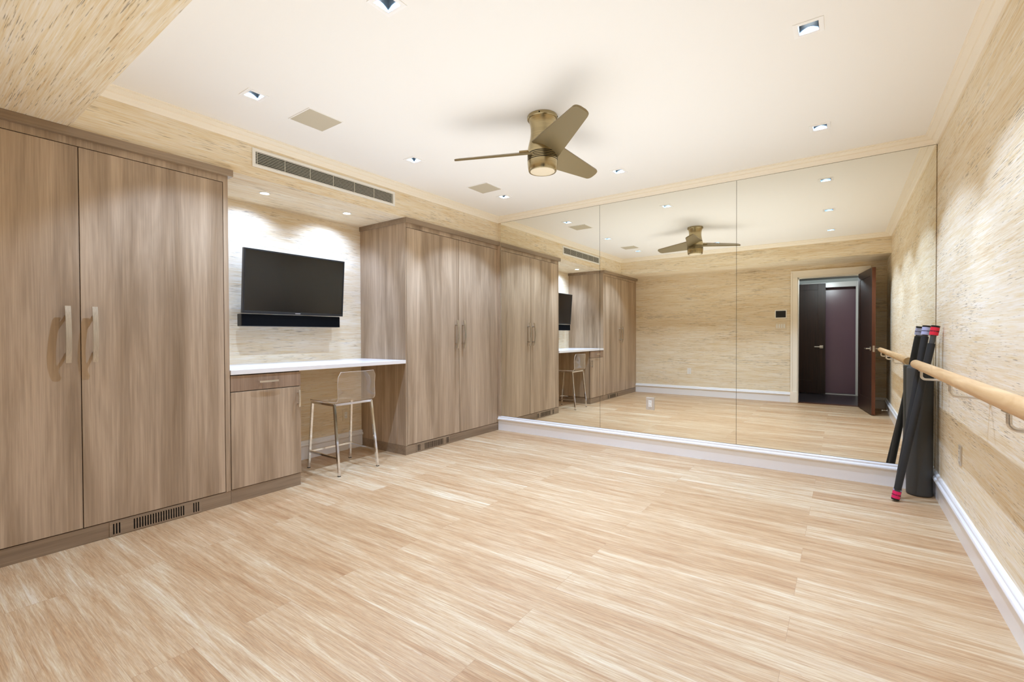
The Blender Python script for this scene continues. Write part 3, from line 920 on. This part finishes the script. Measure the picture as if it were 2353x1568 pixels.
# one-piece shell: seat, tight bend, back
prof = [(-0.385, .6075), (-0.36, .6085), (-0.20, .609), (-0.05, .609), (0.0, .609)]
for p in fillet((0.0, .609, 0), (0.052, .609, 0), (0.058, .70, 0), .045, 8): prof.append((p.x, p.y))
prof += [(0.060, .70), (0.070, .77), (0.080, .83), (0.086, .872)]
def shell_pt(i, j, ny, off):
    x, z = prof[i]
    s = -1 + 2 * j / ny
    half = 0.192 if x < -.03 and z < .61 else 0.188
    if z > .835: half -= 0.022 * ((z - .835) / .037) ** 2.5
    if x < -.35: half -= 0.02 * ((-.35 - x) / .035) ** 2
    bowx = 0.020 * s * s * max(0, min(1, (z - .66) / .1))      # back wraps forward slightly at its edges
    a, b = prof[max(i - 1, 0)], prof[min(i + 1, len(prof) - 1)]
    tx, tz = b[0] - a[0], b[1] - a[1]; l = math.hypot(tx, tz)
    return (x - bowx + off * tz / l, -2.100 + s * half, z - off * tx / l)
bm = bmesh.new(); ny = 14
G = [[[bm.verts.new(shell_pt(i, j, ny, o)) for j in range(ny + 1)] for i in range(len(prof))] for o in (0.0, -0.008)]
n_ = len(prof)
for g in G:
    for i in range(n_ - 1):
        for j in range(ny): bm.faces.new((g[i][j], g[i][j + 1], g[i + 1][j + 1], g[i + 1][j]))
def rim(a, b, c, d):
    f = bm.faces.new((a, b, c, d)); f.material_index = 1
for i in range(n_ - 1):
    for j in (0, ny): rim(G[0][i][j], G[0][i + 1][j], G[1][i + 1][j], G[1][i][j])
for j in range(ny):
    for i in (0, n_ - 1): rim(G[0][i][j], G[0][i][j + 1], G[1][i][j + 1], G[1][i][j])
obj('acrylic_shell', bm, [M['acrylic'], M['acrylic_edge']], t, 50)['label'] = 'clear acrylic seat and back'

# ------------------------------------------------------------------ ballet barre
BX, BZ = 3.913, 0.962
t = thing('ballet_barre', 'round pale wood ballet barre on steel brackets along the right wall', 'ballet barre', (W, -1.9, BZ))
bm = bmesh.new()
cyl(bm, (BX, -0.243, BZ), (BX, -3.55, BZ), .030, 40); cyl(bm, (BX, -0.243, BZ), (BX, -0.238, BZ), .030, 40, .026); cyl(bm, (BX, -3.55, BZ), (BX, -3.555, BZ), .030, 40, .026)
obj('rail', bm, M['barre'], t, 40)
for y in (-0.535, -1.545, -2.515, -3.42):
    bm = bmesh.new()
    p = [(BX, y, BZ - .028)] + fillet((BX, y, BZ), (BX, y, BZ - .085), (W, y, BZ - .085), .022) + [(W - .004, y, BZ - .088)]
    tube(bm, p, .0075, 14)
    br = obj('bracket', bm, M['satin'], t, 40)
    bm = bmesh.new(); cyl(bm, (W - .0005, y, BZ - .088), (W - .008, y, BZ - .088), .026, 24); cyl(bm, (W - .008, y, BZ - .088), (W - .030, y, BZ - .088), .017, 24, .010)
    obj('wall_flange', bm, M['satin'], br, 40)
    obj('saddle', B(BX - .012, BX + .012, y - .035, y + .035, BZ - .0335, BZ - .0285, .0015), M['satin'], br)

# ------------------------------------------------------------------ foam roller and weighted bars in the corner
RX, RY = 3.949, -0.113
t = obj('foam_roller', bmesh.new(), M['foam'])
bpy.data.objects.remove(t)
bm = bmesh.new()
lathe(bm, [(0, .001), (.066, .001), (.071, .003), (.0745, .009), (.075, .016), (.075, .920), (.0745, .928), (.071, .934), (.066, .936), (0, .936)], RX, RY, 48)
tag(obj('foam_roller', bm, M['foam'], None, 35), 'dark grey foam roller standing upright in the mirror corner', 'foam roller')

def weighted_bar(label, p0, p1, col_top, col_bot, neck_top):
    p0, p1 = Vector(p0), Vector(p1); d = (p1 - p0).normalized()
    L = (p1 - p0).length
    t = thing('weighted_bar', label, 'exercise bar', p0, 'weighted exercise bars leaning in the corner')
    P = lambda s: p0 + d * s
    bm = bmesh.new(); cyl(bm, P(.075), P(L - (.125 if neck_top else .078)), .0215, 28); obj('foam_sleeve', bm, M['sleeve'], t, 40)
    bm = bmesh.new(); cyl(bm, P(.05), P(L - .05), .0165, 24); obj('core', bm, M['core'], t, 40)
    for s0, s1, c, nm in ((.012, .062, col_bot, 'end_label'), (L - .066, L - .012, col_top, 'end_label')):
        bm = bmesh.new(); cyl(bm, P(s0), P(s1), .0245, 28)
        # a line of dark lettering round the label
        mid = P((s0 + s1) / 2); u = d.cross(Vector((0, 0, 1))).normalized(); v = d.cross(u)
        rnd = random.Random(5)
        for k in range(26):
            q = 2 * math.pi * k / 26
            if k % 9 == 8: continue
            n = u * math.cos(q) + v * math.sin(q); tt = d.cross(n)
            hgt = rnd.uniform(.005, .009)
            t2 = bmesh.new(); bmesh.ops.create_cube(t2, size=1.0)
            for w in t2.verts: w.co = mid + n * (.0245 + w.co.x * .0006) + tt * (w.co.y * .0038) + d * (w.co.z * hgt)
            for f in t2.faces: f.material_index = 1
            merge(bm, t2)
        obj(nm, bm, [c, M['ink']], t, 40)
    for s0, s1 in ((0.0, .012), (L - .012, L)):
        bm = bmesh.new(); cyl(bm, P(s0), P(s1), .0235, 28, .0245); obj('end_cap', bm, M['black'], t, 40)
weighted_bar('black weighted exercise bar with red top label and pink foot label before the roller',
             (3.794, -.384, .010), (4.010, -.300, 1.232), M['red'], M['pink'], True)
weighted_bar('black weighted exercise bar with lavender top label leaning behind the red-labelled bar',
             (3.806, -.306, .010), (3.978, -.178, 1.234), M['lavender'], M['lavender'], False)
